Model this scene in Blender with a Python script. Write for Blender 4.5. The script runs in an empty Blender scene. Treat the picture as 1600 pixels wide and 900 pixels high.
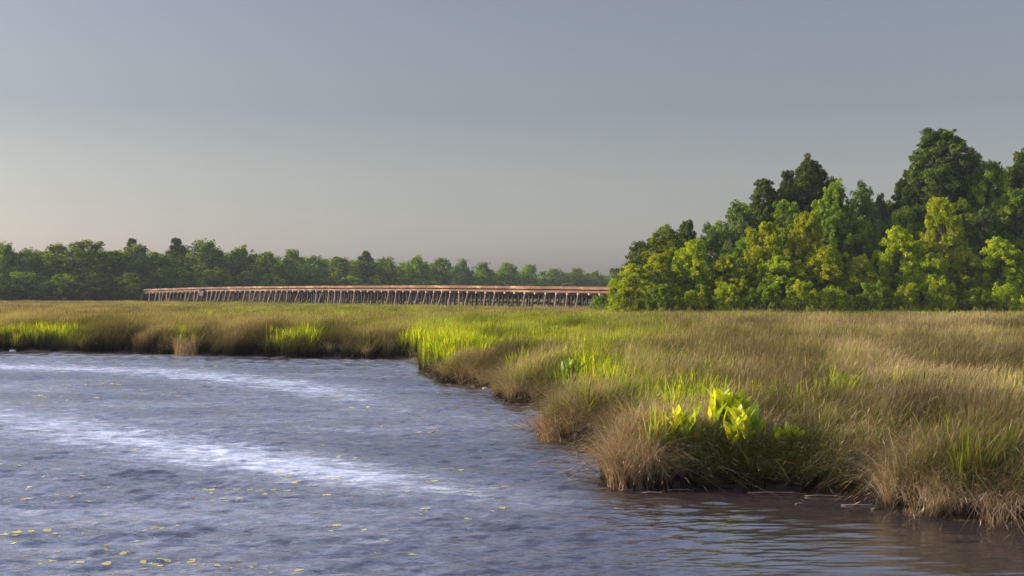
import bpy, math, random
import numpy as np
R = math.radians
C = bpy.context.scene.collection
sc = bpy.context.scene

# ------------------------------------------------------------------ camera, sky, sun, exposure
EYE = 4.4; FPX = 2000.0; HZ = 458.0
cam_d = bpy.data.cameras.new("camera"); cam = bpy.data.objects.new("camera", cam_d); C.objects.link(cam)
cam_d.sensor_width = 36; cam_d.lens = 45.0; cam_d.clip_start = 0.3; cam_d.clip_end = 9000
cam.location = (0, 0, EYE); cam.rotation_euler = (R(90) + math.atan(8 / 2000), 0, 0)
sc.camera = cam
SUN_EL = 18.5
SUN_AZ = R(-81)      # compass-like angle of the direction TO the sun, x=sin y=cos
sv = (math.sin(SUN_AZ) * math.cos(R(SUN_EL)), math.cos(SUN_AZ) * math.cos(R(SUN_EL)), math.sin(R(SUN_EL)))
w = bpy.data.worlds.new("World"); sc.world = w; w.use_nodes = True
nt = w.node_tree; nt.nodes.clear()
sky = nt.nodes.new("ShaderNodeTexSky"); sky.sky_type = 'NISHITA'; sky.sun_disc = False
sky.sun_elevation = R(SUN_EL); sky.sun_rotation = SUN_AZ % (2 * math.pi)
sky.air_density = 1.0; sky.dust_density = 3.0; sky.ozone_density = 1.6; sky.altitude = 0
hs = nt.nodes.new("ShaderNodeHueSaturation"); hs.inputs['Saturation'].default_value = 0.49
bg = nt.nodes.new("ShaderNodeBackground"); bg.inputs['Strength'].default_value = 0.081
wo = nt.nodes.new("ShaderNodeOutputWorld")
tcw = nt.nodes.new("ShaderNodeTexCoord"); sx = nt.nodes.new("ShaderNodeSeparateXYZ"); nt.links.new(tcw.outputs['Generated'], sx.inputs[0])
rw = nt.nodes.new("ShaderNodeValToRGB"); nt.links.new(sx.outputs[2], rw.inputs[0])
els = rw.color_ramp.elements; els.new(0.07); els.new(0.14); els.new(0.24); els.new(0.42)
for e_, (p_, c_) in zip(els, ((0.0, (2.35, 2.2, 2.15)), (0.07, (1.52, 1.47, 1.44)), (0.14, (1.06, 1.07, 1.09)), (0.24, (1.0, 1.0, 1.12)), (0.42, (2.6, 2.8, 3.5)), (1.0, (2.7, 2.9, 3.6)))):
    e_.position = p_; e_.color = (*c_, 1)
mw = nt.nodes.new("ShaderNodeMix"); mw.data_type = 'RGBA'; mw.blend_type = 'MULTIPLY'; mw.inputs[0].default_value = 1.0
nt.links.new(sky.outputs[0], hs.inputs['Color']); nt.links.new(hs.outputs[0], mw.inputs[6]); nt.links.new(rw.outputs[0], mw.inputs[7]); nt.links.new(mw.outputs[2], bg.inputs[0]); nt.links.new(bg.outputs[0], wo.inputs[0])
sd = bpy.data.lights.new("sun", 'SUN'); sd.energy = 5.0; sd.angle = R(0.6); sd.color = (1.0, 0.86, 0.66)
so = bpy.data.objects.new("sun", sd); C.objects.link(so)
from mathutils import Vector
so.rotation_euler = Vector(sv).to_track_quat('Z', 'Y').to_euler(); so.location = (-60, -30, 60)
vs = sc.view_settings; vs.view_transform = 'Standard'; vs.look = 'None'; vs.gamma = 1; vs.exposure = 0.40
vs.use_curve_mapping = False
sc.cycles.max_bounces = 7; sc.cycles.diffuse_bounces = 3; sc.cycles.glossy_bounces = 3
sc.cycles.transmission_bounces = 4; sc.cycles.volume_bounces = 0
sc.cycles.use_denoising = True

# ------------------------------------------------------------------ helpers
def px(xp, D):                      # photo column at distance D -> world x
    return (xp - 800.0) / FPX * D
def wd(yp):                         # photo row of a point on the water -> distance
    return EYE * FPX / (yp - HZ)

def tag(o, label=None, cat=None, group=None, kind=None):
    if label: o['label'] = label
    if cat: o['category'] = cat
    if group: o['group'] = group
    if kind: o['kind'] = kind
    return o
def empty(name, loc=(0, 0, 0), rz=0.0):
    o = bpy.data.objects.new(name, None); C.objects.link(o)
    o.empty_display_size = 0.3; o.location = loc; o.rotation_euler = (0, 0, rz); return o
def np_mesh(name, V, F, mat, attrs=None, smooth=False):
    """V (n,3); F (m,k) all faces of k corners (k=3 or 4) ; attrs {name: per-vertex float}"""
    me = bpy.data.meshes.new(name)
    V = np.asarray(V, np.float32); F = np.asarray(F, np.int32)
    n, m, k = len(V), len(F), F.shape[1]
    me.vertices.add(n); me.vertices.foreach_set('co', V.ravel())
    me.loops.add(m * k); me.loops.foreach_set('vertex_index', F.ravel())
    me.polygons.add(m); me.polygons.foreach_set('loop_start', np.arange(m, dtype=np.int32) * k)
    me.update(calc_edges=True)
    if smooth: me.polygons.foreach_set('use_smooth', np.ones(m, bool))
    for a, v in (attrs or {}).items():
        at = me.attributes.new(a, 'FLOAT', 'POINT'); at.data.foreach_set('value', np.asarray(v, np.float32))
    if mat: me.materials.append(mat)
    me.validate()
    return me
def link(name, me, parent=None):
    o = bpy.data.objects.new(name, me); C.objects.link(o)
    if parent: o.parent = parent
    return o

class MB:
    """collects boxes and tubes into one mesh"""
    def __init__(s): s.V = []; s.F = []; s.n = 0
    def add(s, V, F):
        s.V.append(np.asarray(V, float)); s.F += [tuple(i + s.n for i in f) for f in F]; s.n += len(V)
    def tube(s, pts, rad, seg=7, cap=True):
        pts = np.asarray(pts, float); rings = []
        for i, p in enumerate(pts):
            a = pts[max(i - 1, 0)]; b = pts[min(i + 1, len(pts) - 1)]
            t = b - a; t = t / (np.linalg.norm(t) + 1e-9)
            u = np.cross(t, (0.31, 0.95, 0.07)); u /= np.linalg.norm(u); v = np.cross(t, u)
            th = np.arange(seg) * 2 * math.pi / seg
            rings.append(p + rad[i] * (np.cos(th)[:, None] * u + np.sin(th)[:, None] * v))
        V = np.concatenate(rings); F = []
        for i in range(len(pts) - 1):
            for j in range(seg):
                a = i * seg + j; b = i * seg + (j + 1) % seg
                F.append((a, b, b + seg, a + seg))
        if cap:
            F.append(tuple(range(seg - 1, -1, -1))); F.append(tuple(range((len(pts) - 1) * seg, len(pts) * seg)))
        s.add(V, F)
    def bar(s, p, q, wx, wz):
        """box from p to q, width wx (horizontal), height wz, centred on the line"""
        p = np.asarray(p, float); q = np.asarray(q, float)
        t = (q - p) / np.linalg.norm(q - p)
        up = np.array((0, 0, 1.0)) if abs(t[2]) < 0.95 else np.array((1.0, 0, 0))
        u = np.cross(t, up); u /= np.linalg.norm(u); v = np.cross(u, t)
        V = []
        for e in (p, q):
            for a, b in ((-1, -1), (1, -1), (1, 1), (-1, 1)): V.append(e + u * a * wx / 2 + v * b * wz / 2)
        s.add(V, [(0, 1, 2, 3), (7, 6, 5, 4), (0, 4, 5, 1), (1, 5, 6, 2), (2, 6, 7, 3), (3, 7, 4, 0)])
    def mesh(s, name, mat, smooth=False):
        me = bpy.data.meshes.new(name); me.from_pydata(np.concatenate(s.V).tolist(), [], s.F)
        if mat: me.materials.append(mat)
        if smooth: me.polygons.foreach_set('use_smooth', np.ones(len(me.polygons), bool))
        me.update(); return me
    def build(s, name, mat, parent=None, smooth=False):
        return link(name, s.mesh(name, mat, smooth), parent)

# value noise in numpy (for placing things and colours)
_nr = np.random.RandomState(7); _tab = _nr.rand(256, 256)
def vnoise(x, y):
    x = np.asarray(x, float); y = np.asarray(y, float)
    xi = np.floor(x).astype(int); yi = np.floor(y).astype(int); fx = x - xi; fy = y - yi
    fx = fx * fx * (3 - 2 * fx); fy = fy * fy * (3 - 2 * fy)
    g = lambda a, b: _tab[a % 256, b % 256]
    return (g(xi, yi) * (1 - fx) + g(xi + 1, yi) * fx) * (1 - fy) + (g(xi, yi + 1) * (1 - fx) + g(xi + 1, yi + 1) * fx) * fy
def fbm(x, y, o=3):
    s = 0; a = 1; t = 0
    for i in range(o):
        s = s + a * vnoise(x * 2 ** i + 17 * i, y * 2 ** i + 31 * i); t += a; a *= 0.5
    return s / t

# ------------------------------------------------------------------ materials
def new_mat(name):
    m = bpy.data.materials.new(name); m.use_nodes = True; m.node_tree.nodes.clear(); return m
class NB:
    def __init__(s, m): s.t = m.node_tree
    def n(s, typ, **kw):
        nd = s.t.nodes.new(typ)
        for k, v in kw.items():
            if k == 'inp':
                for kk, vv in v.items():
                    if isinstance(vv, bpy.types.NodeSocket): s.t.links.new(vv, nd.inputs[kk])
                    else: nd.inputs[kk].default_value = vv
            else: setattr(nd, k, v)
        return nd
    def ramp(s, fac, stops):
        nd = s.t.nodes.new('ShaderNodeValToRGB'); s.t.links.new(fac, nd.inputs[0])
        el = nd.color_ramp.elements
        while len(el) < len(stops): el.new(0.5)
        for e, (p, c) in zip(el, stops): e.position = p; e.color = (*c, 1) if len(c) == 3 else c
        return nd.outputs[0]
    def math(s, op, a, b=0.0, clamp=False):
        nd = s.t.nodes.new('ShaderNodeMath'); nd.operation = op; nd.use_clamp = clamp
        for i, v in enumerate((a, b)):
            if isinstance(v, bpy.types.NodeSocket): s.t.links.new(v, nd.inputs[i])
            else: nd.inputs[i].default_value = v
        return nd.outputs[0]
    def mix(s, f, a, b, typ='MIX'):
        nd = s.t.nodes.new('ShaderNodeMix'); nd.data_type = 'RGBA'; nd.blend_type = typ
        for i, v in ((0, f), (6, a), (7, b)):
            if isinstance(v, bpy.types.NodeSocket): s.t.links.new(v, nd.inputs[i])
            elif i == 0: nd.inputs[0].default_value = v
            else: nd.inputs[i].default_value = (*v, 1)
        return nd.outputs[2]
    def out(s, sh): s.t.links.new(sh, s.n('ShaderNodeOutputMaterial').inputs[0])

def leafy(name, colf, trans=0.35, gloss=0.0, tcol=1.25):
    """diffuse + translucent leaf material; colf(nb) -> colour socket"""
    m = new_mat(name); b = NB(m); c = colf(b)
    d = b.n('ShaderNodeBsdfDiffuse', inp={'Color': c})
    tc = b.mix(1.0, c, (1.25 * tcol, 1.05 * tcol, 0.45), 'MULTIPLY')
    t = b.n('ShaderNodeBsdfTranslucent', inp={'Color': tc})
    mx = b.n('ShaderNodeMixShader', inp={0: trans, 1: d.outputs[0], 2: t.outputs[0]})
    res = mx.outputs[0]
    if gloss:
        g = b.n('ShaderNodeBsdfGlossy', inp={'Color': (1, 1, 1, 1), 'Roughness': 0.45})
        res = b.n('ShaderNodeMixShader', inp={0: gloss, 1: res, 2: g.outputs[0]}).outputs[0]
    b.out(res); return m

def grass_col(dry, green, stain_shade=0.95, mud=(0.030, 0.025, 0.018)):
    def f(b):
        tint = b.n('ShaderNodeAttribute', attribute_type='INSTANCER', attribute_name='tint').outputs['Fac']
        br = b.n('ShaderNodeAttribute', attribute_type='INSTANCER', attribute_name='shade').outputs['Fac']
        r = b.n('ShaderNodeAttribute', attribute_name='r').outputs['Fac']
        r2 = b.n('ShaderNodeAttribute', attribute_name='r2').outputs['Fac']
        cd = b.ramp(r2, dry); cg = b.ramp(r2, green)
        f = b.math('MULTIPLY_ADD', b.math('SUBTRACT', tint, r), 4.0); b.t.nodes[-1].inputs[2].default_value = 0.5
        b.t.nodes[-1].use_clamp = True
        c = b.mix(f, cd, cg)
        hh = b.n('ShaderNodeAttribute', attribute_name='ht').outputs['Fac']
        c = b.mix(b.math('SUBTRACT', 1.3, b.math('MULTIPLY', hh, stain_shade), clamp=True), c, mud)  # mud on the lower stems, carried higher to paint the bank face's shade
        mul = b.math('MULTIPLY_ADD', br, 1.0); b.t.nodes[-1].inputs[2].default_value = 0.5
        hsv = b.n('ShaderNodeHueSaturation', inp={'Color': c, 'Value': mul})
        return hsv.outputs[0]
    return f
M = {}
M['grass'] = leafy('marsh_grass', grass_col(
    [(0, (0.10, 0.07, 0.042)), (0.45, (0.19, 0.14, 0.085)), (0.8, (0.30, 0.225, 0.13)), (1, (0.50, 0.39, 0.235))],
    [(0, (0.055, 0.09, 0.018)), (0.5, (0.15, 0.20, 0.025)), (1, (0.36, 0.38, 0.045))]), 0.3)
M['reed'] = leafy('green_reed', grass_col(
    [(0, (0.14, 0.10, 0.05)), (1, (0.36, 0.28, 0.14))],
    [(0, (0.08, 0.15, 0.012)), (0.5, (0.22, 0.31, 0.015)), (1, (0.48, 0.52, 0.025))]), 0.5)
M['dry'] = leafy('dry_grass', grass_col(
    [(0, (0.12, 0.075, 0.045)), (0.5, (0.27, 0.18, 0.11)), (1, (0.50, 0.38, 0.26))],
    [(0, (0.03, 0.045, 0.012)), (1, (0.16, 0.20, 0.04))], 2.4, (0.05, 0.038, 0.028)), 0.25)

def tree_col(lo, mid, hi, jitter=0.12):
    def f(b):
        r = b.n('ShaderNodeAttribute', attribute_name='r').outputs['Fac']
        c = b.ramp(r, [(0, lo), (0.55, mid), (1, hi)])
        oi = b.n('ShaderNodeObjectInfo')
        v = b.math('MULTIPLY_ADD', oi.outputs['Random'], 0.35); b.t.nodes[-1].inputs[2].default_value = 0.82
        h = b.math('MULTIPLY_ADD', oi.outputs['Random'], 0.022); b.t.nodes[-1].inputs[2].default_value = 0.497
        return b.n('ShaderNodeHueSaturation', inp={'Color': c, 'Value': v, 'Hue': h}).outputs[0]
    return f
M['leaf_bright'] = leafy('yellow_green_leaves', tree_col((0.10, 0.16, 0.010), (0.33, 0.39, 0.014), (0.64, 0.63, 0.02)), 0.48)
M['leaf_mid'] = leafy('mid_green_leaves', tree_col((0.05, 0.095, 0.012), (0.18, 0.25, 0.020), (0.42, 0.47, 0.03)), 0.45)
M['leaf_grey'] = leafy('grey_green_leaves', tree_col((0.05, 0.09, 0.025), (0.15, 0.21, 0.06), (0.30, 0.36, 0.12)), 0.3)
M['leaf_far'] = leafy('dark_green_leaves', tree_col((0.025, 0.055, 0.02), (0.15, 0.22, 0.035), (0.50, 0.54, 0.06)), 0.38)
M['needle'] = leafy('pine_needles', tree_col((0.028, 0.05, 0.012), (0.09, 0.13, 0.022), (0.21, 0.22, 0.035)), 0.2)

def wood(name, c1, c2, c3, scale=3.0, rough=0.85, stretch=(1, 1, 1), space='Object'):
    m = new_mat(name); b = NB(m)
    tc = b.n('ShaderNodeTexCoord'); mp = b.n('ShaderNodeMapping', inp={'Vector': tc.outputs[space], 'Scale': stretch})
    nz = b.n('ShaderNodeTexNoise', inp={'Vector': mp.outputs[0], 'Scale': scale, 'Detail': 5.0, 'Roughness': 0.65})
    c = b.ramp(nz.outputs[0], [(0.3, c1), (0.52, c2), (0.72, c3)])
    bp = b.n('ShaderNodeBump', inp={'Height': nz.outputs[0], 'Strength': 0.4, 'Distance': 0.05})
    p = b.n('ShaderNodeBsdfPrincipled', inp={'Base Color': c, 'Roughness': rough, 'Normal': bp.outputs[0]})
    b.out(p.outputs[0]); return m
M['bark'] = wood('bark', (0.06, 0.045, 0.035), (0.13, 0.10, 0.08), (0.22, 0.19, 0.15), 2.0, stretch=(1, 1, 0.2))
M['pile'] = wood('weathered_pile', (0.08, 0.05, 0.035), (0.22, 0.15, 0.105), (0.44, 0.32, 0.235), 1.5, stretch=(1, 1, 0.4))
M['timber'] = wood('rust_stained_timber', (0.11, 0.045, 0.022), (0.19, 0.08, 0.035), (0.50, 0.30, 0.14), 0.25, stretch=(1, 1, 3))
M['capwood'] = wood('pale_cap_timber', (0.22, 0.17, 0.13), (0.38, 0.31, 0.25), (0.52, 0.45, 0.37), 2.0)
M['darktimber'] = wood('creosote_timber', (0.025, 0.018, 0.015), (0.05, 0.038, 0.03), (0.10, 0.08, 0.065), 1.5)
M['rail'] = wood('rusty_rail', (0.12, 0.05, 0.03), (0.2, 0.09, 0.05), (0.3, 0.15, 0.09), 1.0, rough=0.6)
M['stick'] = wood('grey_driftwood', (0.08, 0.06, 0.045), (0.17, 0.135, 0.1), (0.33, 0.27, 0.21), 6.0)
M['mud'] = wood('marsh_mud', (0.035, 0.025, 0.018), (0.06, 0.045, 0.03), (0.095, 0.075, 0.05), 1.2, rough=0.6)

# ------------------------------------------------------------------ shoreline and ground
SHORE_PX = [(-2600, 546), (-900, 547), (-300, 548), (0, 549), (90, 550), (200, 552), (280, 555), (420, 558), (560, 561), (640, 563), (675, 567), (664, 574), (657, 582),
            (688, 587), (699, 601), (745, 604), (782, 607), (790, 622), (812, 633), (862, 636), (880, 646), (868, 668), (848, 684),
            (880, 692), (938, 694), (968, 706), (958, 735), (952, 758), (990, 766), (1080, 761), (1180, 762), (1270, 767), (1375, 778),
            (1392, 796), (1440, 806), (1490, 813), (1560, 819), (1640, 826), (1760, 842), (1900, 858), (2300, 880)]
SH = np.array([(px(x, wd(y)), wd(y)) for x, y in SHORE_PX])
# wobble the shore a little between the points
def densify(P):
    out = []
    for a, b in zip(P[:-1], P[1:]):
        L = np.linalg.norm(b - a); n = max(1, int(L / 0.8))
        for i in range(n): out.append(a + (b - a) * i / n)
    out.append(P[-1]); out = np.array(out)
    k = out[:, 1] / 60.0
    out[:, 1] += (fbm(out[:, 0] * 0.7, out[:, 1] * 0.7) - 0.5) * 1.6 * k
    out[:, 0] += (fbm(out[:, 0] * 0.7 + 50, out[:, 1] * 0.7) - 0.5) * 1.0 * k
    return out
SHD = densify(SH)
LAND = np.concatenate([SHD, [(400, 10), (3000, 10), (3000, 6000), (-3000, 6000), (-3000, SHD[0][1])]])
def inside(x, y, poly=LAND):
    c = np.zeros(x.shape, bool); n = len(poly)
    for i in range(n):
        x1, y1 = poly[i]; x2, y2 = poly[(i + 1) % n]
        if y1 == y2: continue
        m = ((y1 > y) != (y2 > y))
        if m.any():
            xi = (x2 - x1) * (y - y1) / (y2 - y1) + x1
            c ^= m & (x < xi)
    return c
def shore_dist(x, y):
    d = np.full(x.shape, 1e9)
    for (a, b) in zip(SHD[:-1], SHD[1:]):
        ab = b - a; L = ab @ ab
        t = np.clip(((x - a[0]) * ab[0] + (y - a[1]) * ab[1]) / L, 0, 1)
        d = np.minimum(d, (x - a[0] - t * ab[0]) ** 2 + (y - a[1] - t * ab[1]) ** 2)
    return np.sqrt(d)
def ground_z(x, y):
    s = shore_dist(x, y) * np.where(inside(x, y), 1, -1)
    z = np.clip(s * 0.55, -1.2, 0.42) - 0.02
    z = z + np.where(s > 0.3, (fbm(x * 0.25, y * 0.25) - 0.5) * 0.12, 0)
    return z, s
nr, nc = 420, 420
rr = np.concatenate([[4.0], np.geomspace(17, 260, nr - 41), np.geomspace(270, 5200, 40)])
aa = np.radians(np.linspace(-52, 52, nc))
RR, AA = np.meshgrid(rr, aa, indexing='ij')
GX = RR * np.tan(AA); GY = RR.copy()
gz, gs = ground_z(GX.ravel(), GY.ravel())
V = np.stack([GX.ravel(), GY.ravel(), gz], 1)
ii, jj = np.meshgrid(np.arange(nr - 1 + 0), np.arange(nc - 1), indexing='ij')
rows = len(rr); ii, jj = np.meshgrid(np.arange(rows - 1), np.arange(nc - 1), indexing='ij')
a = (ii * nc + jj).ravel(); F = np.stack([a, a + 1, a + nc + 1, a + nc], 1)
g = link('marsh_ground', np_mesh('marsh_ground', V, F, M['mud'], smooth=True)); tag(g, kind='structure')

# ------------------------------------------------------------------ water
def water_mat():
    m = new_mat('river_water'); b = NB(m)
    ge = b.n('ShaderNodeNewGeometry')
    def nz(scale, sx, sy, rot=0.0, det=3.0, rough=0.55, dist=0.0):
        mp = b.n('ShaderNodeMapping', inp={'Vector': ge.outputs['Position'], 'Scale': (sx, sy, 1), 'Rotation': (0, 0, rot)})
        return b.n('ShaderNodeTexNoise', inp={'Vector': mp.outputs[0], 'Scale': scale, 'Detail': det, 'Roughness': rough, 'Distortion': dist}).outputs[0]
    # wind lanes: long finely ruffled bands, their pale sky sheen painted into the base colour
    sp = b.n('ShaderNodeSeparateXYZ', inp={0: ge.outputs['Position']}); X = sp.outputs[0]; Y = sp.outputs[1]
    wob = b.math('MULTIPLY', b.math('SUBTRACT', nz(0.05, 1, 1), 0.5), 9.0)
    def lane(slope, off, width):
        # distance from the line  y = off + slope*x
        d = b.math('SUBTRACT', b.math('ADD', Y, wob), b.math('MULTIPLY_ADD', X, slope)); b.t.nodes[-2].inputs[2].default_value = 0
        return d
    def lane2(p, q, width, wobk=1.0):
        dx, dy = q[0] - p[0], q[1] - p[1]; L = math.hypot(dx, dy); nx, ny = -dy / L, dx / L; c0 = nx * p[0] + ny * p[1]
        s = b.math('ADD', b.math('MULTIPLY', X, nx), b.math('MULTIPLY', Y, ny))
        s = b.math('SUBTRACT', s, c0); s = b.math('ADD', s, b.math('MULTIPLY', wob, wobk))
        s = b.math('DIVIDE', b.math('ABSOLUTE', s), width)
        return b.math('SUBTRACT', 1.0, s, clamp=True)
    def W(x, y): D = wd(y); return (px(x, D), D)
    def seg(p, q, w0, w1, f0, f1):
        """soft band from p to q, half width w0 -> w1, strength f0 -> f1"""
        dx, dy = q[0] - p[0], q[1] - p[1]; L = math.hypot(dx, dy); ux, uy = dx / L, dy / L
        def aff(a_, b_, c_): return b.math('ADD', b.math('ADD', b.math('MULTIPLY', X, a_), b.math('MULTIPLY', Y, b_)), c_)
        t = aff(ux / L, uy / L, -(ux * p[0] + uy * p[1]) / L)
        side = b.math('ADD', aff(-uy, ux, (uy * p[0] - ux * p[1])), b.math('MULTIPLY', wob, 0.22))
        tc_ = b.math('ADD', t, 0.0, clamp=True)
        wdt = b.math('ADD', b.math('MULTIPLY', tc_, w1 - w0), w0)
        prof = b.math('SUBTRACT', 1.0, b.math('DIVIDE', b.math('ABSOLUTE', side), wdt), clamp=True)
        end = b.math('MULTIPLY', b.math('ADD', b.math('MULTIPLY', t, 6.0), 1.0, clamp=True), b.math('SUBTRACT', 7.0, b.math('MULTIPLY', t, 6.0), clamp=True))
        return b.math('MULTIPLY', b.math('MULTIPLY', prof, end), b.math('ADD', b.math('MULTIPLY', tc_, f1 - f0), f0))
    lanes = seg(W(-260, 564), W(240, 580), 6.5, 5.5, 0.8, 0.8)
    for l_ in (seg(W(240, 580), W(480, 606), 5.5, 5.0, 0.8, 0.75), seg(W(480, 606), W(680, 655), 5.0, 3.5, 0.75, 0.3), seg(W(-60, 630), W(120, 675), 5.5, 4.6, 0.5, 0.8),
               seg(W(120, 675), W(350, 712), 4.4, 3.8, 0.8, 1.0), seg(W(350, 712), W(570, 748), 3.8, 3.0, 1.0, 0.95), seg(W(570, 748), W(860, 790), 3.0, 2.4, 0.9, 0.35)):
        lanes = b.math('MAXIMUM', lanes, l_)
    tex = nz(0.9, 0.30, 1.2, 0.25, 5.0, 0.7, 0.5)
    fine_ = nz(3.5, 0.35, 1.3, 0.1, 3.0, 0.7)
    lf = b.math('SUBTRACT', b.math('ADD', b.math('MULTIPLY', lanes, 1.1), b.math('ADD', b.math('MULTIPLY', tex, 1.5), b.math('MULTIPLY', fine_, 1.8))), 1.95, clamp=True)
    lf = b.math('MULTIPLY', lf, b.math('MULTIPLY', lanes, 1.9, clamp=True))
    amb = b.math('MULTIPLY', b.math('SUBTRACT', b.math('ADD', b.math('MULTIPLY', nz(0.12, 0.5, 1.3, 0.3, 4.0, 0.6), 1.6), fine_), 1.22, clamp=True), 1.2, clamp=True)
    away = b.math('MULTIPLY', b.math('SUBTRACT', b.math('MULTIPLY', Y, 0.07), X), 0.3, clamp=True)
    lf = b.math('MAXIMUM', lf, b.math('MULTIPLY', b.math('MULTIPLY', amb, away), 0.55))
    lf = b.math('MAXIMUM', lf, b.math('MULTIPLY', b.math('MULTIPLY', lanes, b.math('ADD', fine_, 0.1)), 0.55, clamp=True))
    # heights
    h1 = nz(0.55, 0.45, 1.0, 0.12, 3.0, 0.5, 0.4)
    h2 = nz(2.0, 0.5, 1.0, -0.15, 3.0, 0.6, 0.3)
    h3 = nz(7.0, 0.55, 1.0, 0.1, 2.0, 0.6)
    # calm by the right bank (lee of the grass): ripples fade toward it
    calm = b.math('MULTIPLY_ADD', b.math('SUBTRACT', X, b.math('MULTIPLY_ADD', Y, 0.06)), 0.28)
    cal_n = b.t.nodes[-1]; cal_n.inputs[2].default_value = 0.05; cal_n.use_clamp = True
    amp = b.math('SUBTRACT', 1.0, b.math('MULTIPLY', calm, 0.9))
    H = b.math('ADD', b.math('MULTIPLY', h2, 0.055), b.math('MULTIPLY', h3, 0.028))
    H = b.math('MULTIPLY', H, amp)
    bp = b.n('ShaderNodeBump', inp={'Height': H, 'Strength': 1.0, 'Distance': 1.0})
    rough = b.math('MULTIPLY_ADD', lf, 0.35); b.t.nodes[-1].inputs[2].default_value = 0.10
    film = b.mix(lf, (0.050, 0.038, 0.034), (0.78, 0.80, 0.88))  # film: pale sheen of the lanes painted into the water colour
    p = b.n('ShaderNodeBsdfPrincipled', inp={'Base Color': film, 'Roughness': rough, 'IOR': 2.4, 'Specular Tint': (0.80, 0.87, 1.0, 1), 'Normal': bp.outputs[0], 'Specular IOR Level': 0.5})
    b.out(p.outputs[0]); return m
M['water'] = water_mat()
# real waves: a sum of many short wind waves, calmer in the lee of the right bank
_wr = np.random.RandomState(21); WAV = []
for k in range(56):
    lam = 0.16 * (1.7 / 0.16) ** (_wr.rand() ** 1.1); th = R(-80) + _wr.normal() * 0.42     # crests run mostly across the view
    sl = 0.042 * (0.6 + 0.8 * _wr.rand()) * (1.0 if lam < 1.4 else 0.6)
    WAV.append((2 * math.pi / lam * math.cos(th), 2 * math.pi / lam * math.sin(th), sl * lam / (2 * math.pi), _wr.rand() * 6.283, lam))
def wave_amp(x, y):
    c = np.clip((x - 0.055 * y) * 0.22 + 0.05, 0, 1)
    return (1 - 0.84 * c) * (0.8 + 0.4 * fbm(x * 0.10, y * 0.16 + 3, 3))
def wave_h(x, y):
    h = np.zeros(x.shape)
    for kx, ky, A, ph, lam in WAV:
        h += A * np.sin(kx * x + ky * y + ph + 1.5 * vnoise(x * 0.3 + lam * 5, y * 0.3)) * np.clip(1.6 - y * 0.0022 / lam * 3, 0, 1)
    return h * wave_amp(x, y)
wr_ = np.concatenate([np.linspace(-60, 12, 8), np.geomspace(15, 104, 1150), np.geomspace(106, 2600, 22)])
wa_ = np.concatenate([np.linspace(-2.4, -0.62, 24), np.linspace(-0.60, 0.56, 1250), np.linspace(0.6, 2.4, 24)])
WR, WA = np.meshgrid(wr_, wa_, indexing='ij')
WX = (np.maximum(WR, 25) * WA).ravel(); WY = WR.ravel()
WZ = np.where((WY > 14.5) & (WY < 105) & (np.abs(WA.ravel()) < 0.61), wave_h(WX, WY), 0.0)
a = (np.arange(len(wr_) - 1)[:, None] * len(wa_) + np.arange(len(wa_) - 1)[None, :]).ravel()
wt = link('river_water', np_mesh('river_water', np.stack([WX, WY, WZ], 1), np.stack([a, a + 1, a + len(wa_) + 1, a + len(wa_)], 1), M['water'], smooth=True)); tag(wt, kind='structure')

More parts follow.
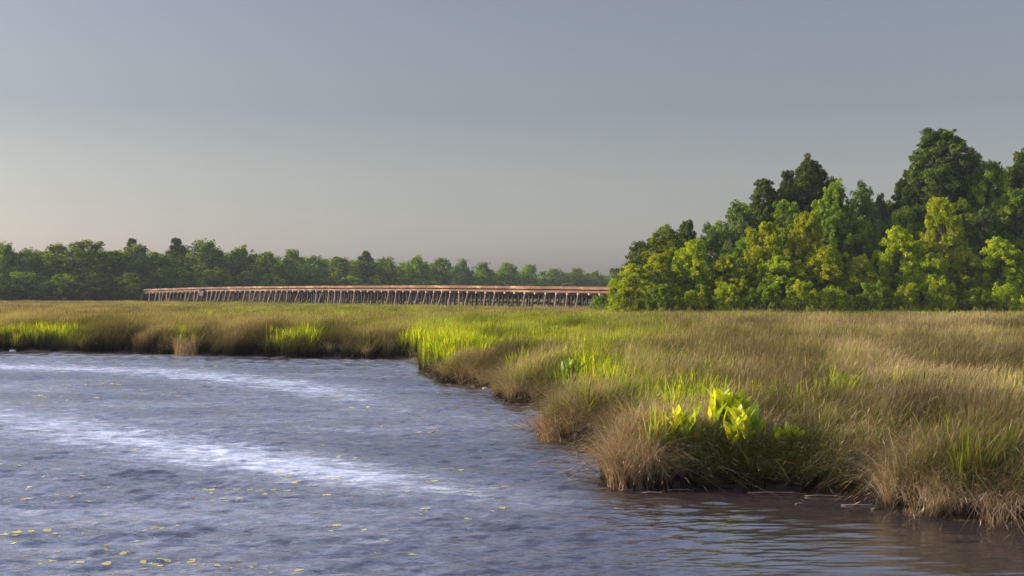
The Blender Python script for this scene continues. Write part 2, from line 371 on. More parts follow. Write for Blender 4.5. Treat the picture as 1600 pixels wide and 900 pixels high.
# ------------------------------------------------------------------ grass clumps (source meshes, never linked)
rs = np.random.RandomState(11)
def clump_mesh(name, mat, n, rad, h0, h1, width, lean, droop, seg=5, heads=0.0, seed=0, spread=0.35, broad=False):
    r = np.random.RandomState(seed)
    th = r.rand(n) * 6.283; q = np.sqrt(r.rand(n)) * rad
    bx = q * np.cos(th); by = q * np.sin(th)
    h = h0 + (h1 - h0) * r.rand(n) ** 0.8
    az = r.rand(n) * 6.283
    dx = lean[0] + spread * np.cos(az) * r.rand(n); dy = lean[1] + spread * np.sin(az) * r.rand(n)
    dr = droop * (0.3 + 1.4 * r.rand(n) ** 1.5)
    hd = np.hypot(dx, dy) + 1e-6
    wa = r.rand(n) * 3.1416
    Vs = []; 
    for k in range(seg + 1):
        t = k / seg
        L = h * t
        bend = (0.45 * t + dr * t ** 2.5)
        X = bx + dx * L * (0.5 + bend); Y = by + dy * L * (0.5 + bend)
        Z = L * (1 - 0.35 * dr * t ** 3 * np.minimum(1.6, 1 + hd)) - 0.06
        if broad: wk = width * (0.45 + 1.1 * math.sin(math.pi * min(1, 0.15 + t * 0.8))) * (1 - t ** 5)
        else: wk = width * (1 - t ** 2.2 * 0.93)
        wk = wk * (0.6 + 0.8 * r.rand(n)) if k == 0 else wk * wf
        if k == 0: wf = wk / (width * (0.45 + 1.1 * math.sin(math.pi * 0.15)) if broad else width)
        ox = np.cos(wa) * wk / 2; oy = np.sin(wa) * wk / 2
        Vs.append(np.stack([X - ox, Y - oy, Z], 1)); Vs.append(np.stack([X + ox, Y + oy, Z], 1))
    V = np.stack(Vs, 1)            # n, 2(seg+1), 3
    m = 2 * (seg + 1)
    base = (np.arange(n) * m)[:, None]
    F = np.concatenate([np.stack([base[:, 0] + 2 * k, base[:, 0] + 2 * k + 1, base[:, 0] + 2 * k + 3, base[:, 0] + 2 * k + 2], 1) for k in range(seg)])
    r1 = np.repeat(r.rand(n), m); r2 = np.repeat(r.rand(n), m)
    tt = np.tile(np.repeat(np.linspace(0, 1, seg + 1), 2), n)
    r2 = np.clip(r2 * 0.75 + 0.3 * tt - 0.02, 0, 1)
    V = V.reshape(-1, 3)
    nh = int(n * heads)
    if nh:                                   # feathery seed heads at the tips
        tips = V.reshape(n, m, 3)[:nh, -1]
        prev = V.reshape(n, m, 3)[:nh, -3]
        d = tips - prev; d /= np.linalg.norm(d, axis=1)[:, None] + 1e-9
        L = 0.12 + 0.16 * r.rand(nh); wdt = 0.35 * width + 0.005 + 0.004 * r.rand(nh)
        s = np.stack([np.cos(wa[:nh]), np.sin(wa[:nh]), np.zeros(nh)], 1) * wdt[:, None]
        q0 = tips - d * L[:, None] * 0.4; q1 = tips + d * L[:, None] * 0.2; q2 = tips + d * L[:, None] * 0.9
        HV = np.stack([q0, q1 + s, q2, q1 - s], 1).reshape(-1, 3)
        n0 = len(V); HF = n0 + np.arange(nh * 4).reshape(-1, 4)
        V = np.concatenate([V, HV]); F = np.concatenate([F, HF])
        r1 = np.concatenate([r1, np.full(nh * 4, 0.97)]); r2 = np.concatenate([r2, np.repeat(0.45 + 0.4 * r.rand(nh), 4)])
    return np_mesh(name, V, F, mat, {'r': r1, 'r2': r2, 'ht': np.concatenate([tt * np.repeat(h, m), np.full(nh * 4, 2.0)]) if nh else tt * np.repeat(h, m)})

def sources(name, meshes):
    col = bpy.data.collections.new(name)
    for i, me in enumerate(meshes):
        o = bpy.data.objects.new('%s_%d' % (name, i), me); col.objects.link(o)
    return col
def scatter(name, P, rot, tilt, scale, tint, shade, idx, col, label, cat):
    """one object: points carrying attributes, grass clumps instanced on them"""
    me = bpy.data.meshes.new(name); n = len(P)
    me.vertices.add(n); me.vertices.foreach_set('co', np.asarray(P, np.float32).ravel())
    for a, v in (('tint', tint), ('shade', shade)):
        at = me.attributes.new(a, 'FLOAT', 'POINT'); at.data.foreach_set('value', np.asarray(v, np.float32))
    at = me.attributes.new('rot', 'FLOAT_VECTOR', 'POINT')
    at.data.foreach_set('vector', np.stack([tilt[:, 0], tilt[:, 1], rot], 1).astype(np.float32).ravel())
    at = me.attributes.new('scl', 'FLOAT_VECTOR', 'POINT'); at.data.foreach_set('vector', np.asarray(scale, np.float32).ravel())
    at = me.attributes.new('pick', 'INT', 'POINT'); at.data.foreach_set('value', np.asarray(idx, np.int32))
    o = link(name, me)
    ng = bpy.data.node_groups.new(name, 'GeometryNodeTree')
    ng.interface.new_socket('Geometry', in_out='INPUT', socket_type='NodeSocketGeometry')
    ng.interface.new_socket('Geometry', in_out='OUTPUT', socket_type='NodeSocketGeometry')
    N = ng.nodes; Lk = ng.links
    gi = N.new('NodeGroupInput'); go = N.new('NodeGroupOutput')
    mp = N.new('GeometryNodeMeshToPoints'); ip = N.new('GeometryNodeInstanceOnPoints')
    ci = N.new('GeometryNodeCollectionInfo'); ci.inputs['Collection'].default_value = col
    ci.inputs['Separate Children'].default_value = True; ci.inputs['Reset Children'].default_value = True
    def na(nm, t):
        x = N.new('GeometryNodeInputNamedAttribute'); x.data_type = t; x.inputs['Name'].default_value = nm
        return [s for s in x.outputs if s.enabled and s.name == 'Attribute'][0]
    Lk.new(gi.outputs[0], mp.inputs['Mesh']); Lk.new(mp.outputs[0], ip.inputs['Points'])
    Lk.new(ci.outputs[0], ip.inputs['Instance']); ip.inputs['Pick Instance'].default_value = True
    Lk.new(na('pick', 'INT'), ip.inputs['Instance Index'])
    Lk.new(na('rot', 'FLOAT_VECTOR'), ip.inputs['Rotation']); Lk.new(na('scl', 'FLOAT_VECTOR'), ip.inputs['Scale'])
    Lk.new(ip.outputs[0], go.inputs[0])
    md = o.modifiers.new('scatter', 'NODES'); md.node_group = ng
    tag(o, label, cat, kind='stuff'); return o

def bands(lims, half=0.52):
    """jittered grid points: list of (D0, D1, spacing)"""
    xs = []; ys = []; bi = []
    for k, (d0, d1, s) in enumerate(lims):
        yy = np.arange(d0, d1, s)
        for y in yy:
            hw = y * half + 6
            x = np.arange(-hw, hw, s)
            xs.append(x + (rs.rand(len(x)) - .5) * s); ys.append(y + (rs.rand(len(x)) - .5) * s); bi.append(np.full(len(x), k))
    return np.concatenate(xs), np.concatenate(ys), np.concatenate(bi)

# greenness field in world space: patches (photo column, distance, half-width px, half-depth m, strength)
GREEN = [(695, 78, 48, 12, 1.3), (750, 100, 70, 25, 0.95), (830, 110, 60, 40, 0.65), (940, 100, 100, 40, 0.6), (1020, 70, 60, 16, 0.25),
         (70, 96, 28, 6, 0.7), (105, 97, 20, 5, 0.3), (275, 95, 14, 6, 0.5), (455, 93, 12, 5, 0.5), (490, 92, 12, 5, 0.4), (540, 170, 200, 70, 0.4), (480, 330, 260, 110, 0.55), (150, 330, 200, 100, 0.15),
         (1320, 153, 480, 13, 1.6), (1600, 160, 160, 9, 0.6), (1100, 36, 50, 3, 0.2), (1140, 33, 90, 2.2, 0.02), (1300, 42, 40, 4, 0.2), (950, 45, 60, 4, 0.12), (1000, 38, 30, 2.5, 0.25),
         (1290, 33, 60, 3, 0.25), (1450, 29, 60, 2.5, 0.3), (1560, 90, 60, 9, 0.2)]
BROWN = [(190, 93, 55, 4.5, 0.5), (370, 91, 60, 4.5, 0.5), (585, 88, 60, 5, 0.5), (1430, 29.5, 70, 4, 0.5), (900, 40, 60, 4, 0.45), (985, 30.5, 50, 2.5, 0.6), (830, 52, 50, 5, 0.4), (745, 62, 40, 4, 0.5), (1290, 31, 30, 2, 0.2), (1450, 110, 330, 45, 0.3), (60, 250, 110, 100, 0.3), (1450, 60, 300, 22, 0.08), (290, 200, 60, 50, 0.2), (800, 60, 60, 7, 0.25), (1400, 38, 200, 6, 0.1)]
def greenness(x, y):
    g = 0.52 + 0.7 * (fbm(x * 0.10 + 3, y * 0.05, 3) - 0.45) + 0.8 * (fbm(x * 0.55, y * 0.4 + 9, 3) - 0.5)
    p = x / y * FPX + 800
    for (c, D, wp, dd, s) in GREEN: g = g + s * np.exp(-((p - c) / wp) ** 2 - ((y - D) / dd) ** 2)
    for (c, D, wp, dd, s) in BROWN: g = g - s * np.exp(-((p - c) / wp) ** 2 - ((y - D) / dd) ** 2)
    return np.clip(g, 0.02, 1)

fine = [clump_mesh('fine_grass', M['grass'], 190, 0.36, 0.9, 1.75, 0.011, (0.20, 0.03), 0.6, 5, 0.14, 100 + i) for i in range(5)]
tall = [clump_mesh('tall_stalks', M['grass'], 26, 0.35, 1.5, 2.3, 0.014, (0.26, 0.0), 1.3, 8, 0.6, 150 + i, spread=0.6) for i in range(4)]
mid = [clump_mesh('mid_grass', M['grass'], 150, 0.55, 0.9, 1.75, 0.020, (0.18, 0.02), 0.5, 4, 0.14, 200 + i) for i in range(4)]
far = [clump_mesh('far_grass', M['grass'], 130, 1.2, 0.9, 1.7, 0.05, (0.16, 0.0), 0.4, 3, 0.1, 300 + i) for i in range(4)]
reed = [clump_mesh('reed_clump', M['reed'], 46, 0.30, 0.9, 1.9, 0.034, (0.12, 0.02), 0.35, 6, 0.0, 400 + i, spread=0.35, broad=True) for i in range(4)]
droop = [clump_mesh('droop_clump', M['dry'], 150, 0.25, 0.8, 1.5, 0.012, (0.05, -0.25), 0.9, 7, 0.1, 500 + i, spread=0.9) for i in range(5)]

def mk(name, P, idx, tint, col, label, cat, rotspan, s0=0.8, s1=1.2, rot0=0.0, zs=None, shade=None):
    n = len(P)
    rot = rot0 + (rs.rand(n) - .5) * 2 * rotspan
    tilt = (rs.rand(n, 2) - .5) * 0.16
    s = s0 + (s1 - s0) * rs.rand(n)
    zz = s * (0.9 + 0.2 * rs.rand(n)) if zs is None else s * zs
    scatter(name, P, rot, tilt, np.stack([s, s, zz], 1), tint, rs.rand(n) if shade is None else shade, idx, col, label, cat)

X, Y, B = bands([(22, 62, 0.27), (62, 125, 0.5), (125, 460, 1.25)])
m_in = inside(X, Y); X, Y, B = X[m_in], Y[m_in], B[m_in]
z, s = ground_z(X, Y)
keep = (s > 0.12) & ~((Y > 176) & (X > px(990, 176)) & (Y > 178)) 
X, Y, B, z, s = [q[keep] for q in (X, Y, B, z, s)]
dens = fbm(X * 0.55 + 90, Y * 0.4 + 11, 2); hd_ = (tint0 := greenness(X, Y))
kp = (rs.rand(len(X)) < np.clip(0.35 + (dens - 0.30) * 4, 0.3, 1)) | (Y > 125); kp &= ~((hd_ > 0.9) & (rs.rand(len(X)) < 0.55) & (Y < 130))
X, Y, B, z, s = [q[kp] for q in (X, Y, B, z, s)]
hgt = 0.33 + 0.5 * fbm(X * 0.18, Y * 0.12 + 5, 3) + 0.95 * fbm(X * 0.7 + 7, Y * 0.55 + 5, 2) * np.where(Y < 125, 1, 0.6) + np.where(Y < 125, 0, 0.3) + 0.22 * ((Y > 72) & (Y < 125))
hgt = hgt * (0.74 + 0.26 * np.clip(s / 2.5, 0, 1))
for xp_, D_, r_ in ((1070, 29.6, .5), (1137, 30.1, .6), (1163, 29.2, .55), (1230, 29.2, .5), (1100, 29.6, .5), (1005, 34.5, .5), (1358, 28.6, .35), (1405, 27.6, .35), (890, 46.3, .8), (948, 45.3, .8)):
    hgt = hgt * (1 - 0.5 * np.exp(-((X - px(xp_, D_)) / r_) ** 2 - ((Y - D_ + 0.35) / (r_ * 1.3)) ** 2))
tint = greenness(X, Y); G0 = tint
idx = np.where(B == 0, rs.randint(0, 5, len(X)), np.where(B == 1, 5 + rs.randint(0, 4, len(X)), 9 + rs.randint(0, 4, len(X))))
rim_shade = 0.75 * np.exp(-(s / 2.2) ** 2) * ((Y > 80) & (X < px(650, Y)) & (G0 < 0.8))  # shadow of the left bank face, painted into its rim grass
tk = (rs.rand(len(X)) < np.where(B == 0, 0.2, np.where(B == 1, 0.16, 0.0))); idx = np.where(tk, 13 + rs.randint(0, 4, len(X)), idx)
sh = np.clip(0.5 - rim_shade + (fbm(X * 0.3 + 40, Y * 0.14, 3) - 0.5) * 2.4 + (rs.rand(len(X)) - 0.5) * 0.7, 0, 1)
n = len(X); print('grass', n)
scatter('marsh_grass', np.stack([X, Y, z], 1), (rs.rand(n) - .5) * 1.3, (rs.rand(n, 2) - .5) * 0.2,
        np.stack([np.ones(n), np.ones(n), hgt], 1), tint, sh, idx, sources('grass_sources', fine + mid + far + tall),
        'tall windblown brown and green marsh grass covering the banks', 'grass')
# broad green reeds where it is greenest
X, Y, B = bands([(22, 62, 0.42), (62, 130, 0.5), (130, 200, 0.8)])
m_in = inside(X, Y); X, Y = X[m_in], Y[m_in]
z, s = ground_z(X, Y); G = greenness(X, Y)
keep = (s > 0.15) & (rs.rand(len(X)) < np.clip((G - 0.52) * 1.6, 0.02, 1)) & (Y < 170)
X, Y, z, G = X[keep], Y[keep], z[keep], G[keep]
hy = 66.5 + rs.rand(3000) ** 1.4 * 44; hx = 653 + rs.rand(3000) * (78 + (hy - 66) * 2.4); hxw = (hx - 800) / FPX * hy; hi = inside(hxw, hy); hxw, hy = hxw[hi], hy[hi]   # the bright reed headland
hz_, hs_ = ground_z(hxw, hy); hk = hs_ > 0.05
X = np.concatenate([X, hxw[hk]]); Y = np.concatenate([Y, hy[hk]]); z = np.concatenate([z, hz_[hk]]); G = np.concatenate([G, np.ones(hk.sum())])
n = len(X); print('reeds', n)
mk('green_reeds', np.stack([X, Y, z], 1), rs.randint(0, 4, n), np.clip(0.6 + 0.4 * G, 0, 1), sources('reed_sources', reed),
   'bright yellow green broad bladed reeds standing in patches among the grass', 'reeds', 0.9, 0.85, 1.15)
# dry grass drooping over the bank edge
X, Y, B = bands([(22, 60, 0.36), (60, 110, 0.6)])
m_in = inside(X, Y); X, Y = X[m_in], Y[m_in]
z, s = ground_z(X, Y)
keep = (s < 1.3) & (s > 0.02) & (rs.rand(len(X)) < np.where(Y > 74, 0.2, 0.75) * np.where((Y < 33.5) & (X > px(1045, Y)) & (X < px(1330, Y)), 1.3, 1.0))
X, Y, z, s = X[keep], Y[keep], z[keep], s[keep]; n = len(X); print('droop', n)
bank_shade = (Y < 33.5) & (X > px(1045, Y)) & (X < px(1330, Y))  # stretch where the bank's shade is painted as dark green grass
mk('bank_edge_grass', np.stack([X, Y, z], 1), rs.randint(0, 5, n), np.clip(np.where(bank_shade, 0.9, greenness(X, Y) * 0.6), 0, 1), sources('droop_sources', droop),
   'dry brown grass drooping over the muddy bank edge', 'grass', 0.9, 0.7, 1.1, shade=np.where(bank_shade, 0.0, rs.rand(n)))

# ------------------------------------------------------------------ trees
def crown_mesh(name, mat, H, W, base, seed, leaf, nleaf, style):
    """leaf faces on puffs on limb-end blobs. H total height, W width, base = height where crown starts."""
    r = np.random.RandomState(seed)
    blobs = []
    if style == 'pine':
        nb = 170
        for i in range(nb):
            t = (i + r.rand()) / nb                       # 0 base .. 1 top
            zc = base + (H - base) * (0.04 + 0.93 * t)
            rad = W / 2 * (0.35 + 0.65 * math.sin(math.pi * min(1, 0.22 + 0.62 * (1 - t)))) * (0.75 + 0.35 * r.rand())
            rad *= (1 - t ** 3 * 0.72)
            th = r.rand() * 6.283; q = rad * (0.2 + 0.8 * r.rand() ** 0.7)
            blobs.append((q * math.cos(th), q * math.sin(th), zc, W * (0.045 + 0.07 * r.rand() ** 1.3), 0.95))
    else:
        nb = {'broad': 150, 'shrub': 60, 'open': 95}[style]
        for i in range(nb):
            u = r.rand() ** 0.9; zc = base + (H - base) * (0.03 + 0.92 * u)
            if style == 'shrub': prof = math.sqrt(max(0.03, 1 - (u * 0.95) ** 2.4))
            else: prof = (math.sin(math.pi * min(1, 0.17 + 0.80 * u)) ** 0.7)
            lump = 0.72 + 0.50 * r.rand() ** 1.3
            rad = W / 2 * prof * lump; th = r.rand() * 6.283
            q = rad * (0.35 + 0.65 * r.rand() ** 0.6)
            blobs.append((q * math.cos(th), q * math.sin(th), zc, W * (0.05 + 0.085 * r.rand() ** 1.5), 1.15 if style != 'open' else 0.95))
        blobs.append((0, 0, H - W * 0.09, W * 0.12, 0.8))
    B = np.array(blobs)
    # sub puffs
    np_ = 9
    pb = np.repeat(np.arange(len(B)), np_)
    d = r.normal(size=(len(pb), 3)); d /= np.linalg.norm(d, axis=1)[:, None]
    d[:, 2] = np.where(d[:, 2] < -0.6, -d[:, 2], d[:, 2])
    pc = B[pb, :3] + d * (B[pb, 3] * (0.5 + 0.85 * r.rand(len(pb)) ** 1.5))[:, None] * np.stack([np.ones(len(pb)), np.ones(len(pb)), B[pb, 4]], 1)
    pr = B[pb, 3] * (0.22 + 0.26 * r.rand(len(pb)))
    # leaves
    wgt = pr ** 1.6; wgt /= wgt.sum(); lp = r.choice(len(pc), nleaf, p=wgt)
    ld = r.normal(size=(nleaf, 3)); ld /= np.linalg.norm(ld, axis=1)[:, None]
    ld[:, 2] = np.where(ld[:, 2] < -0.75, -ld[:, 2], ld[:, 2])
    rad = pr[lp] * (0.65 + 0.55 * r.rand(nleaf) ** 1.0)
    lc = pc[lp] + ld * rad[:, None] * np.array((1, 1, 1.05 if style != 'pine' else 0.85))
    nrm = ld + r.normal(size=(nleaf, 3)) * 0.7; nrm /= np.linalg.norm(nrm, axis=1)[:, None]
    t1 = np.cross(nrm, r.normal(size=(nleaf, 3))); t1 /= np.linalg.norm(t1, axis=1)[:, None] + 1e-9
    t2 = np.cross(nrm, t1)
    sz = leaf * (0.6 + 0.8 * r.rand(nleaf)); asp = 0.35 + 0.35 * r.rand(nleaf) if style != 'pine' else 0.16 + 0.2 * r.rand(nleaf)
    if style == 'pine': sz = sz * 1.5
    a_ = t1 * (sz / 2)[:, None]; b_ = t2 * (sz / 2 * asp)[:, None]
    V = np.stack([lc - a_, lc + b_, lc + a_, lc - b_], 1).reshape(-1, 3)
    F = np.arange(nleaf * 4).reshape(-1, 4)
    blob_r = r.rand(len(B)); puff_r = r.rand(len(pc))
    lr = np.clip(0.34 * blob_r[pb[lp]] + 0.22 * puff_r[lp] + 0.44 * r.rand(nleaf), 0, 1)
    return np_mesh(name, V, F, mat, {'r': np.repeat(lr, 4)}), B
def trunk_mesh(name, H, B, base, r0, seed, multi=1):
    r = random.Random(seed); mb = MB()
    top = H * 0.93; pts = []; rad = []
    ox = r.uniform(-.4, .4); oy = r.uniform(-.4, .4)
    for i in range(9):
        t = i / 8; pts.append((ox * math.sin(t * 3) * t, oy * math.sin(t * 2.3) * t, top * t - 0.3)); rad.append(r0 * (1.25 if i == 0 else 1) * (1 - 0.88 * t) + 0.02)
    mb.tube(pts, rad, 8)
    for b in B:
        if r.random() < 0.6:
            z0 = max(base * 0.55, b[2] - math.hypot(b[0], b[1]) * r.uniform(0.5, 0.9)); t = min(0.95, max(0.05, z0 / top)); i = int(t * 8)
            p0 = np.array(pts[i]) * (1 - (t * 8 - i)) + np.array(pts[min(8, i + 1)]) * (t * 8 - i); p1 = np.array(b[:3])
            md = (p0 + p1) / 2 + np.array((r.uniform(-.3, .3), r.uniform(-.3, .3), -0.08 * np.linalg.norm(p1 - p0)))
            rr_ = r0 * 0.38 * (1 - t * 0.6)
            mb.tube([p0, md, p1], [rr_, rr_ * 0.6, 0.03], 5)
    return mb.mesh(name, M['bark'], True)

KIND = {}
def make_kind(key, name, mat, H, W, base, leaf, nleaf, style, n, seed, r0):
    KIND[key] = []
    for i in range(n):
        cm, B = crown_mesh('crown', mat, H, W, base, seed + i * 13, leaf, nleaf, style)
        tm = trunk_mesh('trunk', H, B, base, r0, seed + i)
        KIND[key].append((name, cm, tm, H, W))
# near wood (about 170 m away)
make_kind('bright', 'broadleaf_tree', M['leaf_bright'], 14, 8.5, 0.8, 0.30, 34000, 'broad', 4, 1000, 0.22)
make_kind('mid', 'broadleaf_tree', M['leaf_mid'], 16, 9.0, 1.5, 0.30, 34000, 'broad', 4, 1100, 0.25)
make_kind('grey', 'broadleaf_tree', M['leaf_grey'], 15, 8.0, 1.5, 0.28, 24000, 'open', 3, 1200, 0.22)
make_kind('pine', 'pine_tree', M['needle'], 25, 13, 4.0, 0.36, 70000, 'pine', 4, 1300, 0.36)
make_kind('shrub', 'shrub', M['leaf_bright'], 4.5, 5.0, 0.05, 0.22, 9000, 'shrub', 3, 1400, 0.07)
make_kind('dshrub', 'shrub', M['leaf_mid'], 4.5, 5.0, 0.05, 0.22, 9000, 'shrub', 2, 1500, 0.07)
# far treeline (400 m and more)
make_kind('far', 'broadleaf_tree', M['leaf_far'], 17, 12, 0.4, 0.5, 12000, 'broad', 6, 1600, 0.3)
make_kind('farg', 'broadleaf_tree', M['leaf_grey'], 17, 12, 0.4, 0.5, 12000, 'broad', 2, 1700, 0.3)
make_kind('farp', 'pine_tree', M['needle'], 20, 8, 9.0, 0.45, 9000, 'pine', 3, 1800, 0.28)
trnd = random.Random(5)
used = {}
def tree(key, xp, ytop, wpx, D, label, cat, group, vi=None, foot=0.35):
    ks = KIND[key]; i = used.get(key, 0); used[key] = i + 1
    name, cm, tm, H, W = ks[(i if vi is None else vi) % len(ks)]
    h = EYE + (HZ - ytop) / FPX * D - foot; wdt = wpx / FPX * D
    e = empty(name, (px(xp, D), D, foot), trnd.uniform(0, 6.28))
    e.scale = (wdt / W, wdt / W, h / H)
    link('trunk', tm, e); link('crown', cm, e)
    tag(e, label, cat, group); return e

# near wood on the right: kind, column, top row, width px, distance, description
RW = [
 ('pine', 1475, 204, 178, 184, 'tallest dark pine of the right wood, its crown topping every other tree'),
 ('pine', 1264, 252, 118, 186, 'second tallest dark pine, rising at the middle of the right wood'),
 ('pine', 1198, 284, 88, 184, 'dark pine on the rising left shoulder of the right wood'),
 ('pine', 1606, 238, 120, 190, 'dark pine cut by the right edge of the picture'),
 ('grey', 1344, 288, 84, 182, 'airy dark tree with sky gaps between the two tallest pines'),
 ('grey', 1378, 305, 60, 186, 'thin open tree just left of the tallest pine'),
 ('pine', 1072, 346, 62, 190, 'small dark pine near the low left end of the right wood'),
 ('grey', 1150, 318, 80, 182, 'grey green leafy tree left of the shoulder pine'),
 ('grey', 1108, 352, 70, 180, 'grey green tree between the small dark pine and the shoulder pine'),
 ('grey', 1003, 378, 84, 178, 'sparse grey green tree at the far left tip of the right wood'),
 ('mid', 1042, 358, 104, 178, 'mid green tree behind the leftmost bright trees of the right wood'),
 ('mid', 1230, 318, 90, 180, 'mid green tree standing in front of the shoulder pine'),
 ('mid', 1300, 292, 90, 178, 'mid green tree leaning on the right side of the second tallest pine'),
 ('mid', 1545, 258, 110, 182, 'broad mid green tree right of the tallest pine'),
 ('mid', 1420, 330, 90, 178, 'mid green tree in front of the foot of the tallest pine'),
 ('mid', 1170, 372, 90, 175, 'mid green tree below the shoulder pine'),
 ('mid', 1348, 345, 80, 176, 'mid green tree under the sky gaps left of the tallest pine'),
 ('mid', 1590, 300, 110, 178, 'mid green tree in front of the pine at the right picture edge'),
 ('mid', 1500, 318, 100, 178, 'mid green tree right of the yellow green crown under the tallest pine'),
 ('bright', 992, 415, 80, 168, 'low rounded green tree at the left tip of the right wood, beside the trestle'),
 ('bright', 1030, 398, 74, 171, 'second rounded tree from the left tip of the right wood'),
 ('bright', 1085, 378, 84, 171, 'yellow green tree below the small dark pine'),
 ('bright', 1135, 400, 76, 169, 'yellow green tree left of the dark hollow at the wood edge'),
 ('bright', 1198, 352, 82, 172, 'yellow green tree whose crown covers the trunk of the shoulder pine'),
 ('bright', 1262, 335, 78, 172, 'yellow green tree below the second tallest pine'),
 ('bright', 1292, 388, 96, 168, 'wide yellow green tree at the front centre of the right wood'),
 ('bright', 1215, 402, 88, 168, 'yellow green front row tree left of the wide centre tree'),
 ('bright', 1405, 358, 86, 169, 'yellow green dome shaped tree in front, left of the tallest pine'),
 ('bright', 1470, 312, 90, 173, 'bright yellow green crown directly under the tallest pine'),
 ('bright', 1345, 402, 70, 167, 'gold tinged tree at the front between centre tree and dome shaped tree'),
 ('bright', 1452, 398, 76, 167, 'yellow green front row tree right of the dome shaped tree'),
 ('bright', 1562, 374, 86, 168, 'bright yellow tree standing forward near the right picture edge'),
 ('bright', 1510, 396, 80, 168, 'yellow green front row tree left of the bright yellow forward tree'),
 ('bright', 1612, 392, 80, 168, 'yellow green tree cut by the right picture edge, in the front row'),
 ('grey', 1535, 330, 80, 175, 'grey green tree above the bright yellow forward tree'),
 ('mid', 1665, 290, 120, 180, 'mid green tree beyond the right picture edge'),
 ('bright', 1690, 350, 110, 172, 'yellow green tree beyond the right picture edge'),
 ('pine', 1730, 262, 130, 188, 'dark pine beyond the right picture edge'),
 ('mid', 1268, 285, 90, 192, 'dense green tree filling the space behind the second tallest pine'),
 ('pine', 1235, 272, 80, 189, 'dark pine crowding the left side of the second tallest pine'),
 ('pine', 1300, 282, 80, 190, 'dark pine crowding the right side of the second tallest pine'),
 ('pine', 1425, 262, 90, 190, 'dark pine against the left side of the tallest pine'),
 ('pine', 1515, 258, 90, 191, 'dark pine against the right side of the tallest pine'),
 ('mid', 1475, 280, 120, 192, 'dense green tree behind the tallest pine'),
 ('mid', 1120, 352, 90, 190, 'dense tree behind the grey green tree left of the shoulder pine'),
 ('mid', 1165, 322, 90, 192, 'dense tree behind the shoulder pine'),
 ('mid', 1345, 318, 110, 192, 'dense tree seen through the gaps between the two tallest pines'),
 ('mid', 1385, 318, 90, 193, 'dense tree behind the thin open tree'),
 ('mid', 1572, 272, 110, 192, 'dense tree behind the broad tree right of the tallest pine'),
 ('mid', 1018, 380, 96, 188, 'dense low tree behind the left tip of the right wood'),
]
for k, x, y, wp, D, lab in RW:
    tree(k, x, y, wp, D, lab, 'pine' if k == 'pine' else 'tree', 'trees of the wood on the right')
RS = [(938, 462, 34, 190, 'small bushy shrub in front of the right end of the trestle'), (962, 448, 40, 182, 'shrub hiding the last trestle piles, left of the wood'),
      (985, 452, 50, 165, 'yellow green shrub at the left foot of the right wood'), (1030, 450, 60, 163, 'shrub below the second rounded tree of the right wood'),
      (1080, 456, 56, 163, 'shrub in front of the dark hollow at the wood edge'), (1140, 448, 60, 163, 'shrub at the wood edge right of the dark hollow'),
      (1195, 446, 60, 162, 'shrub below the front row tree left of the centre'), (1250, 444, 64, 162, 'low bright shrub left of the wide centre tree foot'),
      (1305, 452, 60, 162, 'low shrub at the foot of the wide centre tree'), (1360, 448, 60, 162, 'low shrub at the foot of the gold tinged tree'),
      (1415, 450, 60, 162, 'low shrub at the foot of the dome shaped tree'), (1470, 442, 60, 162, 'pale green shrub at the wood edge under the tallest pine'),
      (1525, 452, 60, 161, 'low shrub at the foot of the wood, left of the forward tree'), (1575, 446, 60, 161, 'shrub at the foot of the bright yellow forward tree'),
      (1625, 452, 70, 161, 'shrub at the wood foot by the right picture edge'), (1700, 450, 80, 161, 'shrub beyond the right picture edge')]
for i, (x, y, wp, D, lab) in enumerate(RS):
    tree('shrub' if i % 3 else 'dshrub', x, y, wp, D, lab, 'shrub', 'shrubs along the foot of the wood')

